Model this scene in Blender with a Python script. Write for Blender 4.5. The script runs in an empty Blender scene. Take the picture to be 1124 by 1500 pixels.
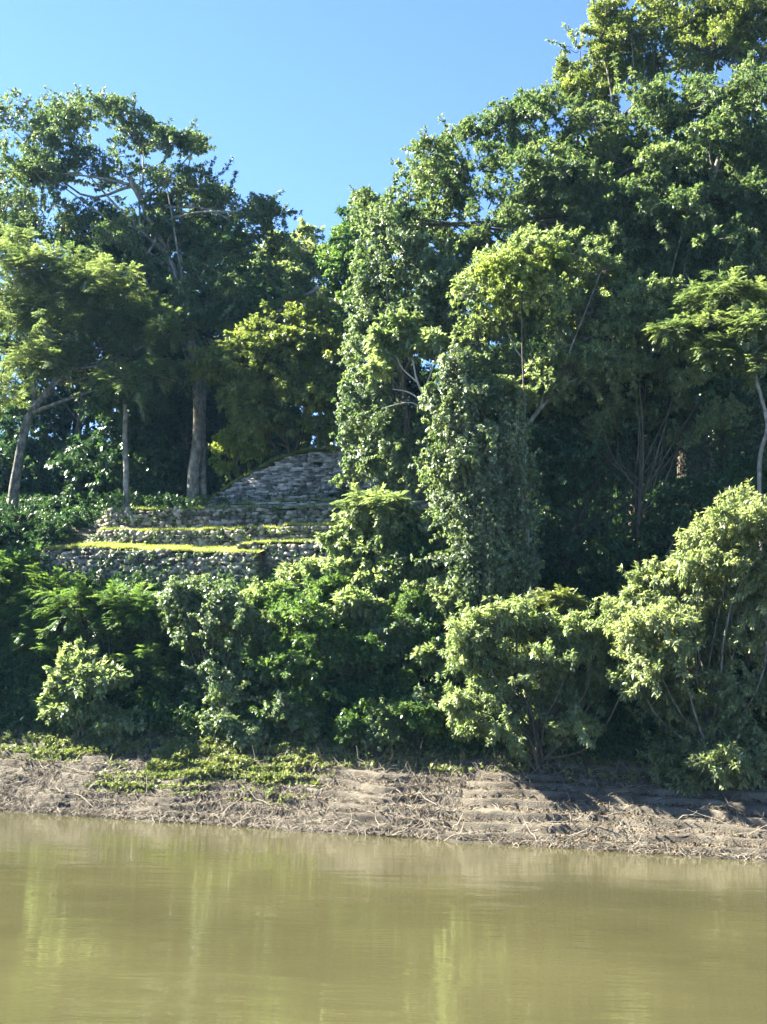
import bpy, math, random
import numpy as np

# ------------------------------------------------------------------ camera, world, sun, exposure
sc = bpy.context.scene
F, H = 1810.0, 5.0
PITCH, ROLL = math.atan(255 / 1810), math.radians(1.5)
FW = np.array([0, math.cos(PITCH), math.sin(PITCH)]); RT = np.array([1., 0, 0]); UP = np.cross(RT, FW)
CAM = np.array([0, 0, H])

cd = bpy.data.cameras.new('camera'); cam = bpy.data.objects.new('camera', cd); sc.collection.objects.link(cam)
cd.sensor_fit = 'VERTICAL'; cd.sensor_height = 24; cd.lens = 24 * F / 1500
cd.clip_start = .1; cd.clip_end = 5000
from mathutils import Matrix, Vector
cam.matrix_world = (Matrix.Translation((0, 0, H)) @ Matrix.Rotation(math.pi / 2 + PITCH, 4, 'X')
                    @ Matrix.Rotation(ROLL, 4, 'Z'))
sc.camera = cam

SUN_EL = math.radians(38)
TRAVEL = np.array([.938, -.33])                      # horizontal way the sunlight travels
TRAVEL = TRAVEL / np.linalg.norm(TRAVEL)
tv = Vector((TRAVEL[0] * math.cos(SUN_EL), TRAVEL[1] * math.cos(SUN_EL), -math.sin(SUN_EL)))
sl = bpy.data.lights.new('sun', 'SUN'); so = bpy.data.objects.new('sun', sl); sc.collection.objects.link(so)
sl.energy = 5.0; sl.angle = math.radians(.5); sl.color = (1, .94, .78)
so.rotation_euler = tv.to_track_quat('-Z', 'Y').to_euler()

w = bpy.data.worlds.new('World'); sc.world = w; w.use_nodes = True
nt = w.node_tree; nt.nodes.clear()
wo = nt.nodes.new('ShaderNodeOutputWorld'); bg = nt.nodes.new('ShaderNodeBackground')
sky = nt.nodes.new('ShaderNodeTexSky'); sky.sky_type = 'NISHITA'; sky.sun_disc = False
sky.sun_elevation = SUN_EL; sky.sun_rotation = math.atan2(-TRAVEL[0], -TRAVEL[1])
sky.air_density = .6; sky.dust_density = .0; sky.ozone_density = 5.5
bg.inputs['Strength'].default_value = .05
nt.links.new(sky.outputs[0], bg.inputs[0]); nt.links.new(bg.outputs[0], wo.inputs[0])

sc.view_settings.view_transform = 'Standard'; sc.view_settings.look = 'None'
sc.view_settings.gamma = 1; sc.view_settings.exposure = 3.3
sc.cycles.max_bounces = 6; sc.cycles.diffuse_bounces = 3; sc.cycles.glossy_bounces = 3
sc.cycles.transmission_bounces = 4; sc.cycles.use_denoising = True
sc.cycles.caustics_reflective = False; sc.cycles.caustics_refractive = False

# ------------------------------------------------------------------ places
def ray(px, py):
    u = px - 562; v = 750 - py
    c, s = math.cos(ROLL), math.sin(ROLL)
    d = FW * F + RT * (u * c - v * s) + UP * (u * s + v * c)
    return d / d[1]
def on_water(px, py):
    r = ray(px, py); return CAM - r * H / r[2]
A0, A1 = on_water(0, 1188), on_water(1124, 1262)
U = (A1 - A0) / np.linalg.norm(A1 - A0); N = np.array([-U[1], U[0], 0])
def place(px, py, d):
    """point seen near (px,py) that stands d metres inland of the waterline"""
    r = ray(px, py); t = (d + N @ A0 - N @ CAM) / (N @ r); return CAM + r * t
def sd(p):
    q = np.asarray(p) - A0; return q @ U, q @ N
def wp(s, d, z):
    return np.stack([A0[0] + U[0] * s + N[0] * d, A0[1] + U[1] * s + N[1] * d, z + 0 * s], -1)

# ------------------------------------------------------------------ noise
_r = np.random.RandomState(7); _T = _r.rand(64, 64, 64).astype(np.float32)
def vnoise(p):
    p = np.asarray(p, np.float64); i = np.floor(p).astype(int); f = p - i; f = f * f * (3 - 2 * f)
    o = 0
    for a in (0, 1):
        for b in (0, 1):
            for c in (0, 1):
                wgt = (f[..., 0] if a else 1 - f[..., 0]) * (f[..., 1] if b else 1 - f[..., 1]) * (f[..., 2] if c else 1 - f[..., 2])
                o = o + wgt * _T[(i[..., 0] + a) % 64, (i[..., 1] + b) % 64, (i[..., 2] + c) % 64]
    return o * 2 - 1
def fbm(x, y, z=0., oct=4):
    p = np.stack([x, y, z + 0 * x], -1); o = 0; a = 1
    for k in range(oct):
        o = o + a * vnoise(p + 13.7 * k); p = p * 2.03; a *= .5
    return o

# ------------------------------------------------------------------ terrain height
_D = [-60, -4, 0, 4.6, 8, 11.6, 12.2, 14, 16, 19, 30, 45, 80, 200, 900]
_Z = [-6, -1.2, 0, 2.3, 5.6, 8.9, 9.6, 11.4, 12.9, 13.4, 15.5, 18.5, 24, 40, 60]
def ground_sd(s, d):
    s = np.asarray(s, float); d = np.asarray(d, float)
    z = np.interp(d, _D, _Z)
    m = np.clip((d - 4.6) / 3, 0, 1)
    return z + m * .45 * fbm(s * .22, d * .22, 3.1, 3)
def ground(x, y):
    s, d = sd([x, y, 0]); return float(ground_sd(s, d))

# ------------------------------------------------------------------ mesh helpers
C = sc.collection
def mesh_np(name, V, Q, mat, parent=None, smooth=False, tris=False):
    V = np.asarray(V, np.float32).reshape(-1, 3); Q = np.asarray(Q, np.int32)
    k = Q.shape[1]
    if parent is not None: V = V - np.array(parent.location, np.float32)
    me = bpy.data.meshes.new(name)
    me.vertices.add(len(V)); me.vertices.foreach_set('co', V.ravel())
    me.loops.add(Q.size); me.loops.foreach_set('vertex_index', Q.ravel())
    me.polygons.add(len(Q)); me.polygons.foreach_set('loop_start', np.arange(0, Q.size, k, dtype=np.int32))
    if smooth: me.polygons.foreach_set('use_smooth', np.ones(len(Q), bool))
    me.update(calc_edges=True)
    me.materials.append(mat)
    o = bpy.data.objects.new(name, me); C.objects.link(o)
    if parent is not None: o.parent = parent
    return o
def tag(o, label, cat, group=None, kind=None):
    if kind: o['kind'] = kind
    if label: o['label'] = label
    if cat: o['category'] = cat
    if group: o['group'] = group
    return o
def empty(name, loc, label, cat, group=None):
    o = bpy.data.objects.new(name, None); C.objects.link(o); o.location = [float(v) for v in loc]
    o.empty_display_size = .3
    return tag(o, label, cat, group)
def unit(v):
    return v / (np.linalg.norm(v, axis=-1, keepdims=True) + 1e-9)

class Tubes:
    def __init__(s): s.V = []; s.Q = []; s.n = 0
    def add(s, P, R, k=7, seed=None):
        P = np.asarray(P, float); R = np.asarray(R, float); m = len(P)
        T = unit(np.gradient(P, axis=0))
        ref = np.array([.13, 1, .21]) if abs(T[:, 1]).mean() < .8 else np.array([1, .1, .2])
        S = unit(np.cross(T, ref)); B = np.cross(S, T)
        a = np.arange(k) * 2 * math.pi / k
        rr = R[:, None] * np.ones(k)[None]
        if seed is not None:
            rr = rr * (1 + .16 * vnoise(np.stack([np.cos(a)[None] * 1.3 + P[:, 2:3] * .1 + seed, np.sin(a)[None] * 1.3 + P[:, :1] * 0, P[:, 2:3] * .6 + 0 * a[None]], -1)))
        V = P[:, None] + S[:, None] * (np.cos(a)[None] * rr)[..., None] + B[:, None] * (np.sin(a)[None] * rr)[..., None]
        i = np.arange(m - 1)[:, None] * k + np.arange(k)[None]; j = np.arange(m - 1)[:, None] * k + (np.arange(k)[None] + 1) % k
        s.Q.append(np.stack([i, j, j + k, i + k], -1).reshape(-1, 4) + s.n); s.V.append(V.reshape(-1, 3)); s.n += m * k
    def build(s, name, mat, parent=None):
        if not s.V: return None
        return mesh_np(name, np.concatenate(s.V), np.concatenate(s.Q), mat, parent, smooth=True)

def spline(P, n):
    P = np.asarray(P, float)
    if len(P) == 2: P = np.array([P[0], (P[0] + P[1]) / 2, P[1]])
    t = np.linspace(0, len(P) - 1, n); Pe = np.vstack([2 * P[0] - P[1], P, 2 * P[-1] - P[-2]])
    i = np.minimum(t.astype(int), len(P) - 2); f = (t - i)[:, None]
    a, b, c, d = Pe[i], Pe[i + 1], Pe[i + 2], Pe[i + 3]
    return .5 * (2 * b + (c - a) * f + (2 * a - 5 * b + 4 * c - d) * f ** 2 + (3 * b - a - 3 * c + d) * f ** 3)

# ------------------------------------------------------------------ materials
def new_mat(name):
    m = bpy.data.materials.new(name); m.use_nodes = True; t = m.node_tree; t.nodes.clear()
    return m, t, t.nodes.new('ShaderNodeOutputMaterial')
def nd(t, kind, **kw):
    n = t.nodes.new(kind)
    for k, v in kw.items():
        if hasattr(n, k) and k not in n.inputs: setattr(n, k, v)
        else: n.inputs[k].default_value = v
    return n
def ramp(t, stops, fac):
    r = t.nodes.new('ShaderNodeValToRGB'); e = r.color_ramp.elements
    while len(e) < len(stops): e.new(.5)
    for q, (p, c) in zip(e, stops): q.position = p; q.color = (*c, 1)
    t.links.new(fac, r.inputs[0]); return r.outputs[0]
def leaf_mat(name, cols, trans=.35, rough=.42, spec=.5, tint=(1.3, 1.35, .7)):
    """cols: dark, mid, light leaf greens"""
    m, t, out = new_mat(name)
    geo = t.nodes.new('ShaderNodeNewGeometry')
    noi = nd(t, 'ShaderNodeTexNoise', Scale=.55, Detail=2.)
    tc = t.nodes.new('ShaderNodeTexCoord'); t.links.new(tc.outputs['Object'], noi.inputs['Vector'])
    mix = nd(t, 'ShaderNodeMath', operation='MULTIPLY_ADD'); mix.inputs[1].default_value = .55
    t.links.new(geo.outputs['Random Per Island'], mix.inputs[0])
    sub = nd(t, 'ShaderNodeMath', operation='MULTIPLY_ADD'); sub.inputs[1].default_value = 1.1; sub.inputs[2].default_value = -.32
    t.links.new(noi.outputs[0], sub.inputs[0]); t.links.new(sub.outputs[0], mix.inputs[2])
    n = len(cols)
    col = ramp(t, [(.12 + .76 * i / (n - 1), c) for i, c in enumerate(cols)], mix.outputs[0])
    p = nd(t, 'ShaderNodeBsdfPrincipled'); p.inputs['Roughness'].default_value = rough
    p.inputs['Specular IOR Level'].default_value = spec
    t.links.new(col, p.inputs['Base Color'])
    tr = t.nodes.new('ShaderNodeBsdfTranslucent')
    vm = nd(t, 'ShaderNodeVectorMath', operation='MULTIPLY'); vm.inputs[1].default_value = tint
    t.links.new(col, vm.inputs[0]); t.links.new(vm.outputs[0], tr.inputs[0])
    mx = nd(t, 'ShaderNodeMixShader'); mx.inputs[0].default_value = trans
    t.links.new(p.outputs[0], mx.inputs[1]); t.links.new(tr.outputs[0], mx.inputs[2]); t.links.new(mx.outputs[0], out.inputs[0])
    return m
def rough_mat(name, cols, scale=2., rough=.9, bump=.3, bscale=12., stretch=(1, 1, 1), island=0.):
    m, t, out = new_mat(name)
    tc = t.nodes.new('ShaderNodeTexCoord'); mp = nd(t, 'ShaderNodeMapping'); mp.inputs['Scale'].default_value = stretch
    t.links.new(tc.outputs['Object'], mp.inputs[0])
    noi = nd(t, 'ShaderNodeTexNoise', Scale=scale, Detail=6., Roughness=.62); t.links.new(mp.outputs[0], noi.inputs['Vector'])
    fac = noi.outputs[0]
    if island:
        g = t.nodes.new('ShaderNodeNewGeometry'); a = nd(t, 'ShaderNodeMath', operation='MULTIPLY_ADD')
        a.inputs[1].default_value = island; t.links.new(g.outputs['Random Per Island'], a.inputs[0])
        b = nd(t, 'ShaderNodeMath', operation='SUBTRACT'); b.inputs[1].default_value = island / 2
        t.links.new(noi.outputs[0], b.inputs[0]); t.links.new(b.outputs[0], a.inputs[2]); fac = a.outputs[0]
    col = ramp(t, [(.3 + .4 * i / (len(cols) - 1), c) for i, c in enumerate(cols)], fac)
    p = nd(t, 'ShaderNodeBsdfPrincipled'); p.inputs['Roughness'].default_value = rough; p.inputs['Specular IOR Level'].default_value = .25
    t.links.new(col, p.inputs['Base Color'])
    n2 = nd(t, 'ShaderNodeTexNoise', Scale=bscale, Detail=5.); t.links.new(mp.outputs[0], n2.inputs['Vector'])
    b = nd(t, 'ShaderNodeBump', Strength=bump, Distance=.08); t.links.new(n2.outputs[0], b.inputs['Height']); t.links.new(b.outputs[0], p.inputs['Normal'])
    t.links.new(p.outputs[0], out.inputs[0])
    return m

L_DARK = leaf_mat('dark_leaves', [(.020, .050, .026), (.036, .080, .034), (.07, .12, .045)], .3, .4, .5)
L_TALL = leaf_mat('tall_tree_leaves', [(.045, .082, .046), (.095, .145, .072), (.22, .265, .14)], .42, .42, .6)
L_MID = leaf_mat('mid_green_leaves', [(.045, .095, .034), (.08, .145, .045), (.17, .23, .07)], .45, .4, .5)
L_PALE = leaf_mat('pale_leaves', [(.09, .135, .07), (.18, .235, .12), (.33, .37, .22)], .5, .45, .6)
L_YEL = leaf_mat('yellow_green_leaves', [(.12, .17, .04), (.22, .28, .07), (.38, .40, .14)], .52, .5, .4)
L_FEATHER = leaf_mat('feathery_leaves', [(.06, .10, .05), (.125, .17, .08), (.26, .30, .16)], .42, .42, .5)
L_DRAPE = leaf_mat('draped_vine_leaves', [(.045, .085, .042), (.11, .155, .08), (.28, .32, .18)], .4, .42, .5)
L_OLIVE = leaf_mat('olive_leaves', [(.07, .10, .035), (.14, .18, .055), (.27, .29, .11)], .42, .45, .5)
L_VINE = leaf_mat('vine_leaves', [(.055, .10, .05), (.115, .165, .085), (.24, .285, .16)], .45, .42, .5)
L_DRY = leaf_mat('mixed_leaves', [(.09, .13, .065), (.20, .245, .125), (.36, .385, .24)], .48, .5, .5)
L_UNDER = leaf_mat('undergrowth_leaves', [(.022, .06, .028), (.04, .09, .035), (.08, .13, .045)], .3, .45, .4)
L_CREEP = leaf_mat('creeper_leaves', [(.09, .12, .04), (.16, .19, .07), (.26, .28, .12)], .3, .5, .4)
GRASS = leaf_mat('grass_blades', [(.13, .18, .05), (.26, .30, .09), (.44, .42, .17)], .4, .6, .3)
B_PALE = rough_mat('pale_bark', [(.07, .065, .05), (.19, .175, .145), (.38, .36, .32)], 2.2, .95, .9, 14, (2, 2, 1.1))
B_DARK = rough_mat('dark_bark', [(.03, .026, .02), (.07, .06, .045), (.12, .105, .085)], 2, .95, .5, 14, (3, 3, .8))
B_GREY = rough_mat('grey_bark', [(.035, .033, .026), (.11, .10, .085), (.26, .25, .22)], 2.2, .95, .9, 14, (2, 2, 1.1))
B_WHITE = rough_mat('whitish_bark', [(.22, .21, .17), (.36, .34, .28), (.5, .48, .42)], 2, .9, .3, 14, (3, 3, .8))

# ------------------------------------------------------------------ foliage
Q_ = .95
def rdir(rng, *sh):
    return unit(rng.standard_normal(sh + (3,)))
def leaves_from(P, E, kind, L, W, nl, droop, rng, flat=.8):
    """P spray positions, E outward directions -> leaf quads"""
    m = len(P); Z = np.array([0, 0, 1.])
    if kind == 'frond':
        R = unit(E * [1, 1, .45] + rdir(rng, m) * .45 + [0, 0, -.15 * droop])
        S = unit(np.cross(R, Z)); Nn = np.cross(S, R)
        half = nl // 2; Lr = L * 2.6
        t = np.tile(np.linspace(.12, 1, half), 2); sg = np.repeat([-1., 1.], half)
        o = P[:, None] + R[:, None] * (t * Lr)[None, :, None] - Z * (t ** 2 * Lr * .28)[None, :, None]
        a = unit(R[:, None] * .55 + S[:, None] * sg[None, :, None] * .85 - Z * .22 * droop + rdir(rng, m, nl) * .16)
        up = Nn[:, None] + rdir(rng, m, nl) * .25
    else:
        a = unit(E[:, None] * (.75 if kind == 'tuft' else .35) + rdir(rng, m, nl) * .85 - Z * droop)
        o = P[:, None] + rdir(rng, m, nl) * L * .45 * rng.rand(m, nl, 1)
        up = E[:, None] * (1 - flat) + Z * flat + rdir(rng, m, nl) * .5
        if kind == 'hang': up = E[:, None] + rdir(rng, m, nl) * .5 + Z * .2
    S2 = unit(np.cross(a, up)); n2 = np.cross(S2, a)
    l = L * (.65 + .7 * rng.rand(m, nl, 1)); wv = W * (.7 + .6 * rng.rand(m, nl, 1))
    v0 = o; v1 = o + a * l * .45 + S2 * wv * .5 + n2 * wv * .14; v3 = o + a * l * .45 - S2 * wv * .5 + n2 * wv * .14
    v2 = o + a * l - n2 * l * .12
    return np.stack([v0, v1, v2, v3], 2).reshape(-1, 4, 3).astype(np.float32)
def clump_leaves(c, R3, rng, kind, L, W, nl, droop, cover, sub=.27, hollow=.35, twigs=None, under=-.45, rough_=.3, porous=-.1, shoots=None):
    R3 = np.asarray(R3, float); R = R3.mean()
    rs = np.clip(sub * R, .22, .62)
    ns = int(max(8, 2.6 * (R / rs) ** 2))
    D = rdir(rng, ns * 3); D = D[D[:, 2] > under + .35 * rng.rand(len(D)) - .17][:ns]; ns = len(D)
    sc_ = c + D * R3 * (hollow + (1.08 - hollow) * rng.rand(ns, 1) ** .6) + rng.standard_normal((ns, 3)) * rough_ * rs
    g = vnoise(sc_ * .85 + 3.3) + .5 * vnoise(sc_ * 1.9) > porous
    if g.sum() > 4: D, sc_ = D[g], sc_[g]
    ns = len(D); rr = rs * (.6 + .75 * rng.rand(ns))
    if twigs is not None:
        for k in range(0, ns, 3):
            twigs.add(spline([c + (sc_[k] - c) * .15, (c + sc_[k]) / 2 + rng.standard_normal(3) * .12 * R, sc_[k]], 5), np.linspace(.022 + .012 * R, .01, 5), 4)
    nsh = shoots if shoots is not None else rng.randint(5, 10)
    extra = []
    for k in range(nsh):
        e = unit(rng.standard_normal(3) * [1, 1, .8] + [0, 0, .35]); ln = R * rng.uniform(1.15, 1.75); bend = rng.standard_normal(3) * .25 * R - [0, 0, .12 * R * (droop > .3)]
        tt = np.linspace(.5, 1, max(4, int(ln * .5 / .13)))[:, None]; Pp = c + e * R3 / R * ln * tt + bend * tt ** 2
        if twigs is not None: twigs.add(np.vstack([c + e * R3 / R * ln * .3, Pp]), np.linspace(.02, .006, len(Pp) + 1), 3)
        Pp = np.repeat(Pp, 2, 0) + rng.standard_normal((2 * len(Pp), 3)) * .05
        extra.append(leaves_from(Pp, np.tile(e, (len(Pp), 1)), kind, L, W, nl if kind != 'frond' else nl, droop, rng))
    la = .5 * L * W
    per = (cover * Q_ * 4 * math.pi * rr ** 2 * .62 / (la * nl)).astype(int) + 2
    idx = np.repeat(np.arange(ns), per); m = len(idx)
    e = rdir(rng, m); fl = (e[:, 2] < -.3) & (rng.rand(m) < .7); e[fl, 2] *= -1
    P = sc_[idx] + e * (rr[idx] * (.55 + .5 * rng.rand(m)))[:, None] * [1.1, 1.1, .8 if kind != 'hang' else 1.3]
    E = unit(e + .5 * D[idx])
    return np.concatenate([leaves_from(P, E, kind, L, W, nl, droop, rng)] + extra)
def quads_obj(name, Ls, mat, parent=None):
    V = np.concatenate(Ls); n = len(V)
    return mesh_np(name, V.reshape(-1, 3), np.arange(n * 4, dtype=np.int32).reshape(n, 4), mat, parent)

def crown_obj(name, Ls, tw, mat, bark, root):
    V = np.concatenate(Ls).reshape(-1, 3); n = len(V) // 4; Q = np.arange(n * 4, dtype=np.int32).reshape(n, 4)
    if tw.V:
        V = np.concatenate([V] + tw.V); Q = np.concatenate([Q, np.concatenate(tw.Q) + n * 4])
    o = mesh_np(name, V, Q, mat, root); o.data.materials.append(bark)
    if tw.V:
        mi = np.zeros(len(Q), np.int32); mi[n:] = 1; o.data.polygons.foreach_set('material_index', mi)
    return o
SPEC = dict(loose=('tuft', .19, .068, 8, .4, .95),   # kind, leaf length, width, leaves per spray, droop, cover
    broad=('tuft', .18, .085, 8, .25, .95), fine=('tuft', .14, .07, 8, .25, .85),
    rosette=('tuft', .19, .07, 8, .3, .95), hang=('hang', .145, .095, 7, .75, .95),
    frond=('frond', .17, .060, 14, .5, .95), big=('tuft', .24, .14, 6, .35, .9), far=('tuft', .30, .16, 6, .2, .9))
SEED = [100]
def plant(name, label, cat, base, d, clumps, spec, mat, bark=B_DARK, trunk=None, tr=.25, group=None, back=.5,
          limbs=True, fork=None, cover=None, squash=.85, spread=1., strands=None, under=-.45, limb_r=None, seed=None, stems=0, limb_p=.5, infill=.5, porous=None, shoots=None):
    """base (px,py) at the foot; clumps [(px,py,rpx[,dd])]; trunk pixel polyline above the foot"""
    SEED[0] += 1; rng = np.random.RandomState(SEED[0] if seed is None else seed)
    b = place(base[0], base[1], d); gz = ground(b[0], b[1])
    foot = np.array([b[0], b[1], gz - .15])
    root = empty(name, foot, label, cat, group)
    kind, L, W, nl, droop, cov = SPEC[spec]; cov = cover or cov
    cl = []
    for q in clumps:
        dd = q[3] if len(q) > 3 else rng.uniform(-1, .8) * spread
        p = place(q[0], q[1], d + dd); R = q[2] * p[1] / F * 1.12
        cl.append((p, R))
        if rng.rand() < back:
            p2 = place(q[0] + rng.uniform(-.3, .3) * q[2], q[1] + q[2] * rng.uniform(.1, .5), d + dd + R * rng.uniform(1.1, 1.9))
            cl.append((p2, R * .95))
    base_n = len(clumps); fr = cl[:]
    for _ in range(int(infill * base_n)):
        p, R = fr[rng.randint(len(fr))]; ds = sorted(fr, key=lambda q: np.linalg.norm(q[0] - p))[1:5]
        if not ds: break
        p2, R2 = ds[rng.randint(len(ds))]; cl.append(((p + p2) / 2 + rng.standard_normal(3) * .25 * R - N * rng.uniform(-.3, .6) * R, (R + R2) / 2 * rng.uniform(.55, .9)))
    cen = np.mean([c for c, _ in cl], 0)
    tw = Tubes(); T = Tubes()
    pts = [foot] + [place(*(list(q[:2]) + [d + (q[2] if len(q) > 2 else 0)])) for q in (trunk or [])]
    if not trunk: pts.append(foot + (cen - foot) * [.6, .6, .55])
    S = spline(pts, 6 * len(pts)); n = len(S)
    rad = tr * (1.0 - .55 * np.linspace(0, 1, n)); rad[:4] *= [1.7, 1.35, 1.15, 1.05]
    T.add(S, rad, 10, seed=SEED[0])
    for k in range(stems):
        a = rng.uniform(0, 6.28); q = cl[rng.randint(len(cl))][0]
        T.add(spline([foot + [math.cos(a) * .3, math.sin(a) * .3, 0], foot + (q - foot) * [.3, .3, .6] + rng.standard_normal(3) * .2, q], 8), np.linspace(tr * .6, .02, 8), 6)
    if limbs:
        for p, R in cl:
            if rng.rand() > limb_p: continue
            k = int(n * rng.uniform(.55, .98)) if fork is None else int(n * rng.uniform(fork, .99))
            k = min(k, n - 1); o = S[k]
            mid = o + (p - o) * [.5, .5, .38] + rng.standard_normal(3) * .06 * np.linalg.norm(p - o)
            r0 = min(rad[k] * .6, (limb_r or 9) if limb_r else .04 + .05 * R)
            T.add(spline([o, mid, p], 9), np.linspace(r0, .025, 9), 6, seed=k)
    T.build('trunk', bark, root)
    Ls = [clump_leaves(p, [R * rng.uniform(.85, 1.2), R * rng.uniform(.85, 1.1), R * squash * rng.uniform(.75, 1.1)], rng, kind, L, W, nl, droop, cov, twigs=tw, under=under, porous=porous if porous is not None else (-.1 if cat == 'tree' else .08),
                        shoots=shoots or (None if cat == 'tree' else rng.randint(8, 15))) for p, R in cl]
    for (x0, y0, x1, y1, ns, dd) in (strands or []):
        for k in range(ns):
            t = (k + rng.rand()) / ns; x = x0 + (x1 - x0) * t + rng.uniform(-3, 3); ya = y0 + rng.uniform(-25, 25); yb = y1 - rng.uniform(0, .5) * (y1 - y0)
            p0 = place(x, ya, d + dd + rng.uniform(-.8, .8)); p1 = place(x + rng.uniform(-6, 6), yb, d + dd + rng.uniform(-.8, .8))
            nn = max(3, int(np.linalg.norm(p1 - p0) / .16)); tt = np.linspace(0, 1, nn)[:, None]
            P = p0 + (p1 - p0) * tt + rng.standard_normal((nn, 3)) * .06
            tw.add(spline([p0, (p0 + p1) / 2 + rng.standard_normal(3) * .12, p1], 6), np.full(6, .012), 3)
            Ls.append(leaves_from(P, unit(rdir(rng, nn) * [1, 1, .2]), 'hang', L * .9, W * .9, 4, .8, rng))
    crown_obj('crown' if cat == 'tree' else 'foliage', Ls, tw, mat, bark, root)
    return root

# ================================================================== SETTING
# river
MW, t, out = new_mat('river_water')
p = nd(t, 'ShaderNodeBsdfPrincipled'); p.inputs['Roughness'].default_value = .025; p.inputs['IOR'].default_value = 1.33
p.inputs['Specular IOR Level'].default_value = .75
tc = t.nodes.new('ShaderNodeTexCoord')
nz = nd(t, 'ShaderNodeTexNoise', Scale=.12, Detail=3.); t.links.new(tc.outputs['Object'], nz.inputs['Vector'])
t.links.new(ramp(t, [(.3, (.040, .038, .018)), (.7, (.062, .058, .027))], nz.outputs[0]), p.inputs['Base Color'])
m1 = nd(t, 'ShaderNodeMapping'); m1.inputs['Scale'].default_value = (.55, 1.5, 1); m1.inputs['Rotation'].default_value = (0, 0, .2); t.links.new(tc.outputs['Object'], m1.inputs[0])
n1 = nd(t, 'ShaderNodeTexNoise', Scale=1.3, Detail=5., Roughness=.55, Distortion=.4); t.links.new(m1.outputs[0], n1.inputs['Vector'])
n3 = nd(t, 'ShaderNodeTexNoise', Scale=.35, Detail=2.); t.links.new(m1.outputs[0], n3.inputs['Vector'])
pw = nd(t, 'ShaderNodeMapRange'); pw.inputs['From Min'].default_value = .4; pw.inputs['From Max'].default_value = .65; pw.inputs['To Min'].default_value = .12; pw.inputs['To Max'].default_value = 1.5
t.links.new(n3.outputs[0], pw.inputs[0])
mu = nd(t, 'ShaderNodeMath', operation='MULTIPLY'); t.links.new(n1.outputs[0], mu.inputs[0]); t.links.new(pw.outputs[0], mu.inputs[1])
m4 = nd(t, 'ShaderNodeMapping'); m4.inputs['Scale'].default_value = (.35, 1.9, 1); m4.inputs['Rotation'].default_value = (0, 0, .12); t.links.new(tc.outputs['Object'], m4.inputs[0])
n4 = nd(t, 'ShaderNodeTexNoise', Scale=4.0, Detail=3., Roughness=.5); t.links.new(m4.outputs[0], n4.inputs['Vector'])
b4 = nd(t, 'ShaderNodeBump', Strength=.06, Distance=.05); t.links.new(n4.outputs[0], b4.inputs['Height'])
bp = nd(t, 'ShaderNodeBump', Strength=.11, Distance=.10); t.links.new(b4.outputs[0], bp.inputs['Normal']); t.links.new(mu.outputs[0], bp.inputs['Height']); t.links.new(bp.outputs[0], p.inputs['Normal'])
t.links.new(p.outputs[0], out.inputs[0])
V = np.array([[-230, -60, 0], [230, -60, 0], [230, 130, 0], [-230, 130, 0]], float)
tag(mesh_np('river', V, [[0, 1, 2, 3]], MW), None, None, kind='structure')

# hillside terrain (from the top of the mud bank inland) and the mud bank itself
SOIL = rough_mat('forest_soil', [(.03, .028, .018), (.06, .055, .03), (.10, .085, .05)], 1.2, .95, .5, 9)
s_ = np.concatenate([np.linspace(-190, -50, 14)[:-1], np.linspace(-50, 80, 261), np.linspace(80, 190, 14)[1:]])
d_ = np.concatenate([np.linspace(4.2, 30, 65), np.linspace(30, 140, 30)[1:]])
Sg, Dg = np.meshgrid(s_, d_, indexing='ij'); Zg = ground_sd(Sg, Dg)
def grid_obj(name, P, mat):
    a, b = P.shape[:2]; i = np.arange(a - 1)[:, None] * b + np.arange(b - 1)[None]
    return mesh_np(name, P.reshape(-1, 3), np.stack([i, i + b, i + b + 1, i + 1], -1).reshape(-1, 4), mat, smooth=True)
tag(grid_obj('hillside', wp(Sg, Dg, Zg), SOIL), None, None, kind='structure')

MUD = rough_mat('mud', [(.045, .037, .028), (.095, .080, .061), (.165, .145, .112)], .9, .9, 1., 18, (1, 1, 2))
_t = MUD.node_tree; _p = [n for n in _t.nodes if n.type == 'BSDF_PRINCIPLED'][0]; _l = _p.inputs['Base Color'].links[0]; _c = _l.from_socket
_g = _t.nodes.new('ShaderNodeNewGeometry'); _s = _t.nodes.new('ShaderNodeSeparateXYZ'); _t.links.new(_g.outputs['Position'], _s.inputs[0])
_n = nd(_t, 'ShaderNodeTexNoise', Scale=1.1, Detail=4.); _t.links.new(_g.outputs['Position'], _n.inputs['Vector'])
_a = nd(_t, 'ShaderNodeMath', operation='MULTIPLY_ADD'); _a.inputs[1].default_value = -.4; _t.links.new(_n.outputs[0], _a.inputs[0]); _t.links.new(_s.outputs[2], _a.inputs[2])
_w = nd(_t, 'ShaderNodeMapRange'); _w.inputs['From Min'].default_value = -.16; _w.inputs['From Max'].default_value = .12; _w.inputs['To Min'].default_value = .42; _t.links.new(_a.outputs[0], _w.inputs[0])
_v = nd(_t, 'ShaderNodeVectorMath', operation='SCALE'); _t.links.new(_c, _v.inputs[0]); _t.links.new(_w.outputs[0], _v.inputs['Scale']); _t.links.new(_v.outputs[0], _p.inputs['Base Color'])
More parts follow.
